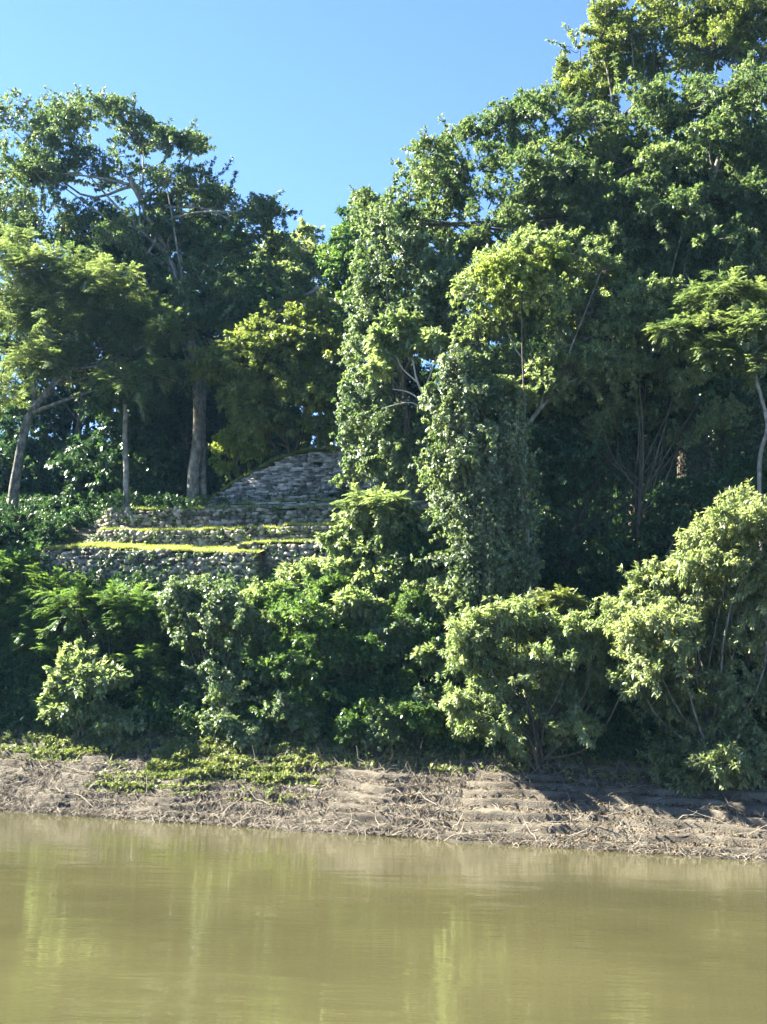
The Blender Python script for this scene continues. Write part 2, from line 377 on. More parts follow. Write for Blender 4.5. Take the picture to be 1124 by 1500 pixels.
def mud_z(S, D):
    z0 = np.interp(D, [-60, -3, 0, 4.6, 6.0], [-6, -.8, 0.02, 2.45, 2.9])
    q = z0 / .30 + 1.1 * fbm(S * .13, D * .30, 5.5, 3) + .07 * fbm(S * .8, D * .8, 1., 2)
    f = q - np.floor(q); st = np.floor(q) + np.clip((f - .74) / .12, 0, 1) * .88 + f * .12 - .10 * np.exp(-((f - .70) / .05) ** 2)
    st = st - 1.1 * fbm(S * .13, D * .30, 5.5, 3) - .07 * fbm(S * .8, D * .8, 1., 2)
    k = np.clip((z0 - .02) / .2, 0, 1); lf = np.clip((10 - S) / 14, 0, 1)
    return z0 * (1 - k) + k * (st * .30 - .05) + (.02 + .05 * lf) * fbm(S * 1.6, D * 1.6, 9, 3) * np.clip(D / .6 + .3, 0, 1) + (.014 + .03 * lf) * fbm(S * 7, D * 7, 2, 3)
s2 = np.concatenate([np.linspace(-190, -12, 60)[:-1], np.linspace(-12, 42, 901), np.linspace(42, 190, 60)[1:]])
d2 = np.concatenate([np.linspace(-12, -.8, 8)[:-1], np.linspace(-.8, 6, 137)])
Sg, Dg = np.meshgrid(s2, d2, indexing='ij')
mz = mud_z(Sg, Dg)
mz = np.where(Dg > 4.9, mz - (Dg - 4.9) * 1.6, mz)
Dj = Dg + (.16 * fbm(Sg * .5, Dg * 0, 4, 3) + .12 * fbm(Sg * 2.3, Dg * .6, 4, 3) * np.clip(.9 - Dg, 0, 1)) * np.clip(5 - Dg, 0, 1)
tag(grid_obj('mud_bank', wp(Sg, Dj, mz), MUD), None, None, kind='structure')

# dry twigs and roots tangled over the mud
rng = np.random.RandomState(5)
DRY = rough_mat('dry_twigs', [(.045, .036, .026), (.12, .10, .078), (.25, .22, .18)], 3, .95, .1, 12, island=.9)
SV = []
def sticks(n, s0, s1, d0, d1, lmin, lmax, r, lift):
    s = rng.uniform(s0, s1, (n, 1)); d = d0 + (d1 - d0) * rng.rand(n, 1); a = rng.uniform(0, math.pi, (n, 1)) * .9; l = rng.uniform(lmin, lmax, (n, 1)) * rng.uniform(.5, 1, (n, 1))
    u = np.linspace(-.5, .5, 4)[None] * l; cs = s + u * np.cos(a) + rng.normal(0, .05, (n, 4)) * l; cdp = d + u * np.sin(a) * .6
    z = mud_z(cs, cdp); z = z * .5 + z.mean(1, keepdims=True) * .5 + .02 + np.concatenate([np.zeros((n, 1)), np.full((n, 1), .5), np.full((n, 1), .6), rng.uniform(0, 2, (n, 1))], 1) * lift * l * rng.uniform(.2, 1, (n, 1))
    P = wp(cs, cdp, z); T = unit(np.gradient(P, axis=1)); S = unit(np.cross(T, [.1, .2, 1.])); B = np.cross(S, T)
    R = (r * rng.uniform(.6, 1.4, (n, 1)) * np.array([[1, .9, .7, .3]]))[..., None]
    SV.append(np.stack([P + (S * math.cos(k) + B * math.sin(k)) * R for k in (0, 2.09, 4.19)], 2))
sticks(15000, -9, 17, .02, 3.7, .15, .65, .0085, .35); sticks(2300, 15, 34, .02, 4.2, .15, .7, .0085, .35)
sticks(500, -9, 32, .0, 4.6, .6, 1.9, .014, .3); sticks(1500, -9, 32, -.12, .35, .2, .8, .009, .5); sticks(1300, 6, 32, 3.2, 5.2, .3, 1.1, .008, .9)
SV = np.concatenate(SV); nS = len(SV); q3 = np.array([[i * 3 + k, i * 3 + (k + 1) % 3, i * 3 + 3 + (k + 1) % 3, i * 3 + 3 + k] for i in range(3) for k in range(3)])
tag(mesh_np('driftwood_debris', SV.reshape(-1, 3), (np.arange(nS)[:, None, None] * 12 + q3[None]).reshape(-1, 4), DRY), 'tangle of dry grey twigs and roots spread over the mud bank', 'debris', kind='stuff')

# ================================================================== RUIN
STONE = rough_mat('cobble_stone', [(.065, .060, .045), (.16, .148, .115), (.31, .29, .24)], 3.2, .95, .5, 20, island=.55)
SLAB = rough_mat('slab_stone', [(.09, .088, .08), (.21, .205, .19), (.40, .39, .36)], 3.0, .95, .5, 20, island=.5)
# unit stone: cube with 2x2 faces per side, rounded
def unit_stone():
    V = {}; Qs = []
    def vid(p):
        p = tuple(p)
        if p not in V: V[p] = len(V)
        return V[p]
    for ax in range(3):
        for sg in (-1, 1):
            for i in (-1, 0):
                for j in (-1, 0):
                    q = []
                    for (a, b) in ((i, j), (i + 1, j), (i + 1, j + 1), (i, j + 1)):
                        p = [0, 0, 0]; p[ax] = sg; p[(ax + 1) % 3] = a; p[(ax + 2) % 3] = b; q.append(vid(p))
                    Qs.append(q if sg > 0 else q[::-1])
    P = np.array(list(V.keys()), float); P = P * (.74 + .26 / np.linalg.norm(P, axis=1, keepdims=True) * 1.15)
    return P, np.array(Qs)
UP_, UQ = unit_stone()
def stone_wall(name, label, top_px, base_px, d0, mat, sw=.27, sh=.18, batter=.06, rng=None, courses_flat=False, back=1.0, group=None, cat='stone wall', depth=None, capcut=None):
    """top_px/base_px: pixel polylines of the wall's top and foot edge; each point may carry its own inland distance"""
    top = np.array([place(q[0], q[1], q[2] if len(q) > 2 else d0) for q in top_px]); bas = np.array([place(q[0], q[1], q[2] if len(q) > 2 else d0) for q in base_px])
    m = 200
    def res(P):
        l = np.r_[0, np.cumsum(np.linalg.norm(np.diff(P, axis=0), axis=1))]; l /= l[-1]; t = np.linspace(0, 1, m)
        return np.stack([np.interp(t, l, P[:, k]) for k in range(3)], -1)
    T, B = res(top), res(bas); T[:, :2] = B[:, :2] + np.where(True, 1, 1) * 0 + (T[:, :2] - B[:, :2]) * 0 if not courses_flat else T[:, :2]
    hor = np.gradient(B[:, :2], axis=0); hl = np.linalg.norm(hor, axis=1, keepdims=True); tan = hor / (hl + 1e-9)
    nrm = np.stack([tan[:, 1], -tan[:, 0], 0 * tan[:, 0]], -1)          # outward (towards the river)
    S = np.r_[0, np.cumsum(np.linalg.norm(np.diff(B[:, :2], axis=0), axis=1))]; Ltot = S[-1]
    root = empty(name, [*B[m // 2]], label, cat, group)
    zmin, zmax = B[:, 2].min() - .25, T[:, 2].max()
    Vs = []; Qs = []; n = 0; z = zmin; row = 0; seedw = rng.rand() * 6
    while z < zmax:
        h = sh * rng.uniform(.8, 1.25); x = -rng.uniform(0, sw)
        while x < Ltot:
            wd = sw * rng.uniform(.45, 1.75); xc = min(max(x + wd / 2, 0), Ltot)
            tz = np.interp(xc, S, T[:, 2]); bz = np.interp(xc, S, B[:, 2])
            zc = z + h / 2 + (0 if courses_flat else rng.normal(0, .02))
            if bz - .3 < zc < tz - .02 + (.05 if courses_flat else .07) * math.sin(xc * 1.7 + row * .3 + seedw) + .03 * rng.standard_normal() and rng.rand() > .02:
                hh = h * rng.uniform(.85, 1.05) if courses_flat else h * rng.uniform(.8, 1.25)
                o = np.array([np.interp(xc, S, B[:, 0]), np.interp(xc, S, B[:, 1]), zc]); nn = np.array([np.interp(xc, S, nrm[:, k]) for k in range(3)]); nn /= np.linalg.norm(nn); tt = np.array([-nn[1], nn[0], 0])
                dp = .20 * rng.uniform(.8, 1.2)
                o = o - nn * (batter * (zc - bz)) + nn * rng.normal(0, .022)
                P = UP_ * [wd / 2 * .98, dp, hh / 2 * .98] * (1 + .17 * rng.standard_normal((len(UP_), 3)))
                a = rng.normal(0, .03 if courses_flat else .16); ca, sa = math.cos(a), math.sin(a)
                px_, pz_ = P[:, 0] * ca - P[:, 2] * sa, P[:, 0] * sa + P[:, 2] * ca
                Vs.append(o + tt * px_[:, None] + nn * P[:, 1:2] + np.array([0, 0, 1.]) * pz_[:, None]); Qs.append(UQ + n); n += len(UP_)
            x += wd
        z += h; row += 1
    mesh_np('stone_face', np.concatenate(Vs), np.concatenate(Qs), mat, root, smooth=True)
    # solid core behind the face
    off = nrm * -.06
    ft = T + [0, 0, -.06] - nrm * batter * (T[:, 2:] - B[:, 2:]) + off; fb = B + off - [0, 0, .3]
    dep = depth if depth is not None else back
    inl = np.array([N[0], N[1], 0]) * dep
    rings = [fb, ft, ft + inl, fb + inl]; Vc = np.concatenate(rings); q = []
    for a, b in ((0, 1), (1, 2), (2, 3)):
        i = np.arange(m - 1); q.append(np.stack([a * m + i, a * m + i + 1, b * m + i + 1, b * m + i], -1))
    e = [[0, m, 2 * m, 3 * m], [m - 1, 4 * m - 1, 3 * m - 1, 2 * m - 1]]
    mesh_np('wall_core', Vc, np.concatenate(q + [np.array(e)]), CORE, root)
    return T, B, nrm
CORE = rough_mat('wall_earth', [(.05, .045, .035), (.09, .085, .06), (.14, .13, .09)], 4, .95, .5, 15)
rs = np.random.RandomState(11)
W1 = stone_wall('retaining_wall', 'lowest cobble retaining wall with a broad lawn strip above it', [(38, 842, 13.6), (62, 806, 12.8), (120, 803, 12.2), (240, 808, 11.9), (368, 812, 11.7)],
                [(30, 864, 13.6), (62, 860, 12.8), (120, 862, 12.2), (240, 866, 11.9), (372, 872, 11.7)], 12, STONE, rng=rs, group='stepped retaining walls of the ruin', back=.9)
W1b = stone_wall('retaining_wall', 'short cobble retaining wall set back right of the lowest wall, half behind bushes', [(352, 799, 12.9), (420, 795, 12.9), (560, 797, 12.9)],
                 [(352, 852, 12.9), (420, 852, 12.9), (560, 856, 12.9)], 12.9, STONE, rng=rs, group='stepped retaining walls of the ruin', back=.9)
W2 = stone_wall('retaining_wall', 'middle cobble retaining wall between the two narrow grass strips', [(128, 800, 14.9), (150, 778, 14.3), (200, 779, 13.9), (330, 777, 13.9), (413, 774, 13.9)],
                [(122, 806, 14.9), (150, 802, 14.3), (200, 803, 13.9), (330, 803, 13.9), (413, 802, 13.9)], 13.9, STONE, rng=rs, group='stepped retaining walls of the ruin', back=.8)
W2b = stone_wall('retaining_wall', 'short cobble wall continuing the middle wall beyond a vertical joint', [(414, 771, 14.0), (480, 770, 14.0), (600, 772, 14.0)],
                 [(414, 803, 14.0), (480, 802, 14.0), (600, 806, 14.0)], 14.0, STONE, rng=rs, group='stepped retaining walls of the ruin', back=.8)
W3 = stone_wall('retaining_wall', 'uppermost long cobble retaining wall at the feet of the pale trunks', [(128, 786, 16.6), (150, 757, 16.1), (163, 748, 15.7), (280, 747, 15.6), (400, 745, 15.6), (500, 745, 15.6), (640, 750, 15.6)],
                [(122, 800, 16.6), (150, 782, 16.1), (163, 778, 15.7), (280, 777, 15.6), (400, 776, 15.6), (500, 775, 15.6), (640, 780, 15.6)], 15.6, STONE, rng=rs, group='stepped retaining walls of the ruin', back=1.5)
W4 = stone_wall('low_wall', 'low ledge wall at the foot of the stone pyramid', [(325, 741), (365, 738), (440, 734), (520, 733), (640, 738)],
                [(325, 750), (365, 750), (440, 750), (520, 750), (640, 754)], 17.2, SLAB, sw=.4, sh=.13, rng=rs, courses_flat=True, back=1.2)
W5 = stone_wall('stone_pyramid', 'rounded stepped pyramid ruin of thin grey stone slabs behind the terraces', [(296, 742, 19.6), (335, 712, 19.2), (372, 690, 18.9), (405, 673, 18.7), (430, 664, 18.6), (455, 659, 18.6), (520, 657, 18.6), (570, 664, 18.8), (630, 700, 19.2), (660, 742, 19.6)],
                [(296, 748, 19.6), (340, 748, 19.0), (380, 748, 18.6), (410, 748, 18.4), (430, 748, 18.3), (455, 748, 18.3), (520, 748, 18.3), (570, 750, 18.5), (630, 752, 19.0), (660, 754, 19.6)], 18.5, SLAB, sw=.36, sh=.115, batter=.22, rng=rs, courses_flat=True, back=6, cat='pyramid ruin')
W6 = stone_wall('low_wall', 'thin capping wall on the crown of the stone pyramid', [(455, 656), (500, 655), (560, 658)], [(455, 664), (500, 664), (560, 668)], 20.2, SLAB, sw=.4, sh=.12, rng=rs, courses_flat=True, back=3)

# sloping grass treads
LAWN = rough_mat('lawn_soil', [(.13, .12, .05), (.20, .22, .07), (.30, .33, .09)], 3, .95, .3, 15)
def tread(name, label, Wt, d_in, rise, n_bl, rng, s_from=0., s_to=1., lift=.02):
    T, B, nr = Wt; m = len(T); i0, i1 = int(s_from * (m - 1)), int(s_to * (m - 1)); E0 = T[i0:i1 + 1].copy() - nr[i0:i1 + 1] * 0
    inl = np.array([N[0], N[1], 0])
    rows = [E0 + inl * d_in * k / 5 + np.array([0, 0, 1]) * (rise * k / 5 + lift) for k in range(6)]
    P = np.stack(rows, 1); P[..., 2] += .04 * fbm(P[..., 0] * 2, P[..., 1] * 2, 3, 3)
    n = n_bl; a = rng.rand(n) * (P.shape[0] - 1); b = np.where(rng.rand(n) < .3, rng.rand(n) * .25, rng.rand(n) ** 1.3 * 5)
    kp = (fbm(a * .09, b * .8, n * .01, 3) > -.12) | (rng.rand(n) < .22); a, b = a[kp], b[kp]; n = len(a)
    ia, ib = a.astype(int), np.minimum(b.astype(int), 4); fa, fb = (a - ia)[:, None], (b - ib)[:, None]; ja = np.minimum(ia + 1, P.shape[0] - 1)
    o = (P[ia, ib] * (1 - fa) + P[ja, ib] * fa) * (1 - fb) + (P[ia, ib + 1] * (1 - fa) + P[ja, ib + 1] * fa) * fb
    up = unit(np.array([0, 0, 1.]) + rng.standard_normal((n, 3)) * .45 - inl * .15); sd_ = unit(np.cross(up, rdir(rng, n))); h = rng.uniform(.04, .12, (n, 1)) * (1 + 1.2 * (b < .25)[:, None] * rng.rand(n, 1)); w_ = .014
    Vb = np.stack([o - sd_ * w_, o + sd_ * w_, o + up * h + sd_ * w_ * .3, o + up * h - sd_ * w_ * .3], 1)
    k0 = P.reshape(-1, 3); a_, b_ = P.shape[:2]; i = np.arange(a_ - 1)[:, None] * b_ + np.arange(b_ - 1)[None]
    Qg = np.stack([i, i + b_, i + b_ + 1, i + 1], -1).reshape(-1, 4)
    Va = np.concatenate([k0, Vb.reshape(-1, 3)]); Qa = np.concatenate([Qg, np.arange(n * 4).reshape(n, 4) + len(k0)])
    o_ = mesh_np(name, Va, Qa, GRASS); o_.data.materials.append(LAWN); mi = np.zeros(len(Qa), np.int32); mi[:len(Qg)] = 1; o_.data.polygons.foreach_set('material_index', mi); tag(o_, label, 'grass', kind='stuff')
rg = np.random.RandomState(3)
tread('grass', 'bright lawn strip on top of the lowest retaining wall', W1, 2.0, .52, 26000, rg, .08, 1)
tread('grass', 'grass on the short set-back wall', W1b, 1.2, .30, 6000, rg)
tread('grass', 'narrow bright grass strip above the middle wall', W2, 1.7, .30, 14000, rg, .1, 1)
tread('grass', 'grass strip beyond the joint of the middle wall', W2b, 1.6, .30, 9000, rg)
tread('grass', 'thin sunlit grass along the edge of the uppermost terrace', W3, 1.8, .12, 14000, rg, .1, 1)
tread('grass', 'grass at the pyramid foot', W4, 1.4, .12, 4000, rg)
tread('grass', 'moss and grass on the pyramid shoulder', W5, 5.5, .15, 14000, rg, .02, .98)

rj = np.random.RandomState(8); Lw = []
for Wt, n_ in ((W1, 150), (W1b, 50), (W2, 90), (W2b, 50), (W3, 120), (W5, 90)):
    T_, B_, nr_ = Wt; i_ = rj.randint(0, len(T_), n_); f_ = rj.rand(n_, 1) ** .7
    P_ = B_[i_] + (T_[i_] - B_[i_]) * f_ + nr_[i_] * (.20 - (.22 if Wt is W5 else .06) * (T_[i_] - B_[i_])[:, 2:] * f_)
    P_ = np.repeat(P_, 4, 0) + rj.standard_normal((n_ * 4, 3)) * .06; Lw.append(leaves_from(P_, np.repeat(nr_[i_], 4, 0) + [0, 0, .3], 'hang', .10, .045, 7, .3, rj))
tag(quads_obj('wall_weeds', Lw, L_MID), 'small ferns and weeds rooted in the joints of the ruin walls', 'weeds', kind='stuff')

# ================================================================== TREES AND PLANTS
GB = 'tall trees behind the ruin'
plant('tall_tree', 'tall dark tree top left with an open crown of spreading limbs, sky showing through', 'tree', (282, 748), 21.5,
      [(15, 185, 45), (75, 190, 42), (125, 160, 30), (160, 165, 32), (205, 195, 35), (255, 208, 30), (285, 212, 20), (45, 250, 48), (120, 245, 40), (185, 260, 42), (245, 275, 40), (290, 280, 38), (325, 310, 36), (385, 312, 28), (410, 312, 20),
       (5, 310, 42), (70, 325, 45), (140, 345, 45), (210, 340, 45), (270, 350, 45), (330, 375, 42), (385, 365, 30), (395, 400, 20), (180, 400, 40), (240, 420, 45), (300, 425, 45), (350, 430, 30), (270, 470, 32), (330, 465, 25)],
      'broad', L_TALL, B_PALE, trunk=[(284, 700), (290, 640), (290, 590), (285, 530), (270, 440), (230, 340), (190, 260)], tr=.36, back=.35, fork=.5, cover=.8, spread=2.2, limb_r=.13, group=GB, limb_p=.4, porous=0.)
plant('pale_tree', 'light green feathery tree at the left edge with a thick leaning trunk', 'tree', (18, 752), 16.8,
      [(8, 375, 42), (55, 395, 42), (100, 400, 36), (145, 418, 36), (190, 445, 32), (222, 468, 26), (245, 490, 20), (25, 450, 45), (85, 460, 45), (145, 480, 42), (195, 500, 36), (15, 520, 45), (75, 530, 42), (130, 545, 36), (180, 560, 28), (225, 545, 28), (5, 580, 30)],
      'frond', L_FEATHER, B_GREY, trunk=[(22, 710), (32, 650), (46, 605), (80, 560), (110, 500)], tr=.31, back=.35, fork=.6, spread=1.6, limb_r=.14)
plant('slim_tree', 'slim tree with a straight pale trunk between two thicker ones', 'tree', (186, 750), 17.5,
      [(175, 575, 30), (215, 590, 28), (150, 595, 26), (245, 560, 28), (190, 545, 28), (135, 560, 24)],
      'fine', L_DARK, B_PALE, trunk=[(185, 700), (183, 650), (184, 600), (180, 560)], tr=.19, back=.6, fork=.8, group=GB)
plant('spreading_tree', 'half bare tree with long pale limbs reaching right above the ruin', 'tree', (300, 748), 22,
      [(350, 480, 22), (395, 455, 20), (430, 440, 18), (265, 430, 28), (230, 440, 26), (300, 540, 26), (260, 560, 30), (460, 445, 15)],
      'fine', L_PALE, B_PALE, trunk=[(297, 640), (300, 560), (312, 510), (350, 490), (400, 462), (470, 420)], tr=.2, back=.2, fork=.45, cover=.7, limb_r=.08, group=GB)
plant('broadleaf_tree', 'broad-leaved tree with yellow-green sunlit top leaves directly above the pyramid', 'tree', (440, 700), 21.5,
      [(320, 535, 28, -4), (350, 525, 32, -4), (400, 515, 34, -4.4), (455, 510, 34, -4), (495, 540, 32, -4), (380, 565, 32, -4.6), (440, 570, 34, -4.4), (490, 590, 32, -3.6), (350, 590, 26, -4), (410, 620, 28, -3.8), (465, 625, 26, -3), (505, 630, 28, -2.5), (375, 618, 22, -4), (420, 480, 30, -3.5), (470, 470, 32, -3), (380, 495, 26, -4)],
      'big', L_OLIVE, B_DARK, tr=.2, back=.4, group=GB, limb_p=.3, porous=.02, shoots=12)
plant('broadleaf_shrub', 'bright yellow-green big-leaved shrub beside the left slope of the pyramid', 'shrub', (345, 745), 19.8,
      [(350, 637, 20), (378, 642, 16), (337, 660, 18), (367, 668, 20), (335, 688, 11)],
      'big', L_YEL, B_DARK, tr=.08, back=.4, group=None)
# hazy far trees on the hill
far_specs = [((450, 700), 42, [(448, 365, 20), (452, 340, 11), (430, 385, 20), (475, 385, 24), (450, 410, 28), (425, 430, 25), (480, 430, 28), (450, 460, 30), (500, 460, 25), (440, 500, 34), (480, 520, 34), (450, 560, 36), (490, 580, 34)], L_DRY, 'olive far tree rising above the others in the sky gap over the pyramid'),
             ((400, 700), 38, [(400, 365, 26), (385, 400, 28), (415, 410, 28), (395, 450, 32), (420, 480, 30), (370, 470, 30), (360, 520, 34), (410, 530, 34), (350, 570, 34), (395, 590, 34)], L_PALE, 'grey-green far tree just right of the tall dark crown'),
             ((505, 700), 36, [(508, 345, 18), (495, 375, 22), (520, 370, 26), (510, 410, 32), (530, 440, 34), (490, 480, 32), (520, 500, 36)], L_MID, 'blue-green far tree at the left edge of the big vine-hung mass')]
for b, d, cl, mt, lb in far_specs:
    plant('far_tree', lb, 'tree', b, d, cl, 'far', mt, B_DARK, tr=.3, back=.8, group='far trees on the hilltop')
# dark forest wall behind the terraces: a row of trees, copies of three
rf = np.random.RandomState(21)
proto = []
def copy_plant(o, loc, rz, sx, label, group):
    c = o.copy(); C.objects.link(c); c.location = loc; c.rotation_euler = (0, 0, rz); c.scale = (sx, sx, sx * rf.uniform(.9, 1.15)); c['label'] = label; c['group'] = group
    for ch in o.children:
        k = ch.copy(); C.objects.link(k); k.parent = c
    return c
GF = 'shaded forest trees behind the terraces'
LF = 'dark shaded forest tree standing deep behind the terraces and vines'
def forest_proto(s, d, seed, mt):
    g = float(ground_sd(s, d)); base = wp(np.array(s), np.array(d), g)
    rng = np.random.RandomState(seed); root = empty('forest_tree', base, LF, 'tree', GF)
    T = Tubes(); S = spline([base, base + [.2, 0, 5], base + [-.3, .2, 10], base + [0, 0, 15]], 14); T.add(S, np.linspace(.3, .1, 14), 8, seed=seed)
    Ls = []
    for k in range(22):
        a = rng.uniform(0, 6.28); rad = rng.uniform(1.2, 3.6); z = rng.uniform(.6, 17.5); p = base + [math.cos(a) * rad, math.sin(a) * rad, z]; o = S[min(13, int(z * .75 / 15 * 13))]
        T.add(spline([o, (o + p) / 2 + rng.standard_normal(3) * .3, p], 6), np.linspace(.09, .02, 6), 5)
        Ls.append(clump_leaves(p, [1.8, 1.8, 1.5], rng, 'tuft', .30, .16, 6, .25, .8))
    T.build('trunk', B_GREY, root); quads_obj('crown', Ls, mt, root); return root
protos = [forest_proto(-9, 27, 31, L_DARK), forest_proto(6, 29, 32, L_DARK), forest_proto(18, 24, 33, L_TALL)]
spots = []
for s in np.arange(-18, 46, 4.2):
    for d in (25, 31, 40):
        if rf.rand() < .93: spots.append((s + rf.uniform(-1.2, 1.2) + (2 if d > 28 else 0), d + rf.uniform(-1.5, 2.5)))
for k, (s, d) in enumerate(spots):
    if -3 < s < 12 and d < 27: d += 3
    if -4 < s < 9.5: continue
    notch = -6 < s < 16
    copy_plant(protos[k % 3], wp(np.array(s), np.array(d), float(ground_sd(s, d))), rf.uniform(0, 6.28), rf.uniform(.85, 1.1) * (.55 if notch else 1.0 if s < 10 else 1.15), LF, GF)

for k, (s, d, f) in enumerate([(-13.5, 8.6, .56), (-15.5, 10.6, .6), (-14.5, 6.8, .48), (-20, 9, .7), (-12.0, 7.4, .4)]):
    copy_plant(protos[k % 3], wp(np.array(s), np.array(d), float(ground_sd(s, d))), rf.uniform(0, 6.28), f, 'low round tree just beyond the left edge of the bushes', 'low trees beyond the left bushes')
# ---- the great mass on the right
plant('yellowish_tree', 'yellow-green tree top at the upper right, highest in view', 'tree', (960, 860), 22,
      [(893, 15, 24), (880, 50, 28), (850, 75, 26), (835, 105, 20), (875, 95, 36), (855, 130, 28), (925, 50, 36), (965, 25, 36), (1010, 30, 34), (1060, 20, 38), (1110, 15, 36), (930, 110, 40), (985, 80, 42), (1045, 75, 45), (1100, 70, 42), (870, 170, 32), (970, -25, 36), (1050, -40, 40)],
      'broad', L_OLIVE, B_GREY, tr=.5, back=.6, spread=1.5, limb_r=.2)
plant('giant_tree', 'giant dark spreading tree on the right whose canopy steps down towards the sky gap', 'tree', (1010, 880), 17.5,
      [(535, 292, 16), (548, 318, 20), (605, 245, 20), (630, 225, 24), (665, 210, 26), (700, 195, 26), (735, 180, 20), (765, 158, 22), (800, 155, 24), (825, 180, 34), (600, 285, 28), (645, 270, 36), (700, 250, 38), (755, 225, 38), (800, 245, 40), (860, 215, 42),
       (910, 170, 42), (970, 160, 48), (1040, 150, 50), (1105, 140, 48), (920, 240, 46), (985, 235, 48), (1060, 240, 50), (1115, 250, 45), (600, 330, 30), (655, 325, 36), (715, 310, 40), (780, 310, 40), (850, 290, 30), (1090, 330, 50), (1010, 320, 36),
       (640, 380, 36), (930, 390, 34, -2), (985, 400, 30, -2), (900, 300, 34, -2), (960, 290, 30, -2.5), (1060, 300, 34, -2), (860, 330, 30, -1.5), (1050, 420, 34, -2), (1120, 340, 36, -2), (720, 350, 34, -1), (680, 365, 30, -1), (1040, 390, 40), (1110, 400, 45), (940, 330, 30), (880, 350, 30)],
      'broad', L_TALL, B_DARK, trunk=[(1008, 700), (1003, 560), (1000, 430), (950, 350), (880, 270)], tr=.62, back=.5, fork=.4, spread=2.4, limb_r=.16, cover=.9, limb_p=.22, infill=.9)
plant('leaning_tree', 'tree with a forked grey trunk seen inside the canopy at the far right', 'tree', (1060, 880), 16,
      [(1080, 180, 35, -1), (1040, 200, 30, -1), (1110, 210, 35, -1), (1100, 300, 28, -.5)], 'broad', L_TALL, B_GREY,
      trunk=[(1020, 600), (1000, 440), (1020, 340), (1045, 260), (1065, 200)], tr=.28, back=.3, fork=.7, limb_r=.09)
GV = 'vine-hung trees right of the ruin'
plant('vine_hung_tree', 'pale green vine-covered tree whose left edge hides the right half of the pyramid', 'tree', (590, 850), 11.5,
      [(545, 345, 26), (575, 355, 30), (610, 380, 32), (535, 385, 24), (560, 410, 32), (600, 430, 38), (535, 440, 24), (645, 425, 36), (550, 470, 30), (530, 510, 24), (560, 520, 32), (590, 490, 34), (530, 560, 24), (525, 610, 24), (520, 655, 22), (512, 690, 16), (555, 570, 28), (560, 620, 28), (555, 665, 24), (640, 480, 34), (600, 680, 26), (570, 700, 20), (640, 690, 28), (620, 650, 24)],
      'hang', L_VINE, B_GREY, tr=.24, back=.5, fork=.3, spread=.9, group=GV, squash=1.15, limb_r=.07, limb_p=.3, infill=1.0, trunk=[(600, 700), (590, 560), (580, 450)])
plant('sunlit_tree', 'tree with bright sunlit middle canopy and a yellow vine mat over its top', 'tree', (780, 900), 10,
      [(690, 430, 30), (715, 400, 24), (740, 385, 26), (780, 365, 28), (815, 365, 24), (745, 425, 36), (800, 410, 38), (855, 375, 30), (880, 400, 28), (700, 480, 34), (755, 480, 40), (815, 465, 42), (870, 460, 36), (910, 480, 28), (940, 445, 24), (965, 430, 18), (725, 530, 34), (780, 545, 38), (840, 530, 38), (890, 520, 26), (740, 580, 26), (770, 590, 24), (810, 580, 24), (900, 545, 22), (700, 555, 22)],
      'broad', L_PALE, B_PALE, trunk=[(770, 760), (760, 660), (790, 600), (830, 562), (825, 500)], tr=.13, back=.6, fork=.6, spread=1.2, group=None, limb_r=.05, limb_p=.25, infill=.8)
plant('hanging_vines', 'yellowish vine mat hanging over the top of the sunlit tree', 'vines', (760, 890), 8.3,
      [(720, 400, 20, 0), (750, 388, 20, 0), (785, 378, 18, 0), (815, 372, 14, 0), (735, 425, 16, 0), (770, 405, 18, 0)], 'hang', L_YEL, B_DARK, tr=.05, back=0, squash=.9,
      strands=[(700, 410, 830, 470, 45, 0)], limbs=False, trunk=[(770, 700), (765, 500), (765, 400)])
plant('vine_column', 'sunlit column of hanging vines standing right of the pyramid, its left edge bright', 'vines', (690, 900), 7.6,
      [(668, 545, 24), (685, 575, 28), (660, 620, 26), (650, 640, 24), (668, 690, 28), (672, 770, 28), (678, 830, 28), (665, 560, 26), (690, 595, 26), (640, 600, 20), (675, 640, 26), (705, 655, 28), (650, 680, 22), (690, 700, 30), (720, 710, 28), (660, 740, 26), (700, 750, 32), (725, 770, 26), (690, 800, 28), (715, 825, 28), (700, 860, 28), (728, 860, 24), (722, 650, 20), (752, 640, 22, .6), (758, 700, 24, .6), (762, 765, 24, .6), (764, 830, 24, .6)],
      'hang', L_DRAPE, B_DARK, tr=.22, back=.6, fork=.2, spread=.7, group=GV, squash=1.45, strands=[(655, 590, 700, 800, 14, -.8), (690, 640, 735, 880, 16, -.6), (730, 600, 775, 840, 14, -.2), (670, 720, 720, 900, 16, -.9), (740, 740, 790, 900, 12, 0)], trunk=[(700, 750), (690, 620), (680, 560)])
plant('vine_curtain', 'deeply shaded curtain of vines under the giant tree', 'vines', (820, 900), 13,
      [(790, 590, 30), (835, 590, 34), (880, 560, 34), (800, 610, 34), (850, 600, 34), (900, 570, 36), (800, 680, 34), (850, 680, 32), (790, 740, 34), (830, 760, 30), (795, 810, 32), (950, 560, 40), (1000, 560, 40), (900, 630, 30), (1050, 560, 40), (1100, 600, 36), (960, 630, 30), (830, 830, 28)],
      'hang', L_DARK, B_DARK, tr=.2, back=.5, fork=.3, spread=1.2, squash=1.5, strands=[(780, 600, 930, 900, 80, 0), (930, 600, 1120, 820, 80, .6)], group=GV)
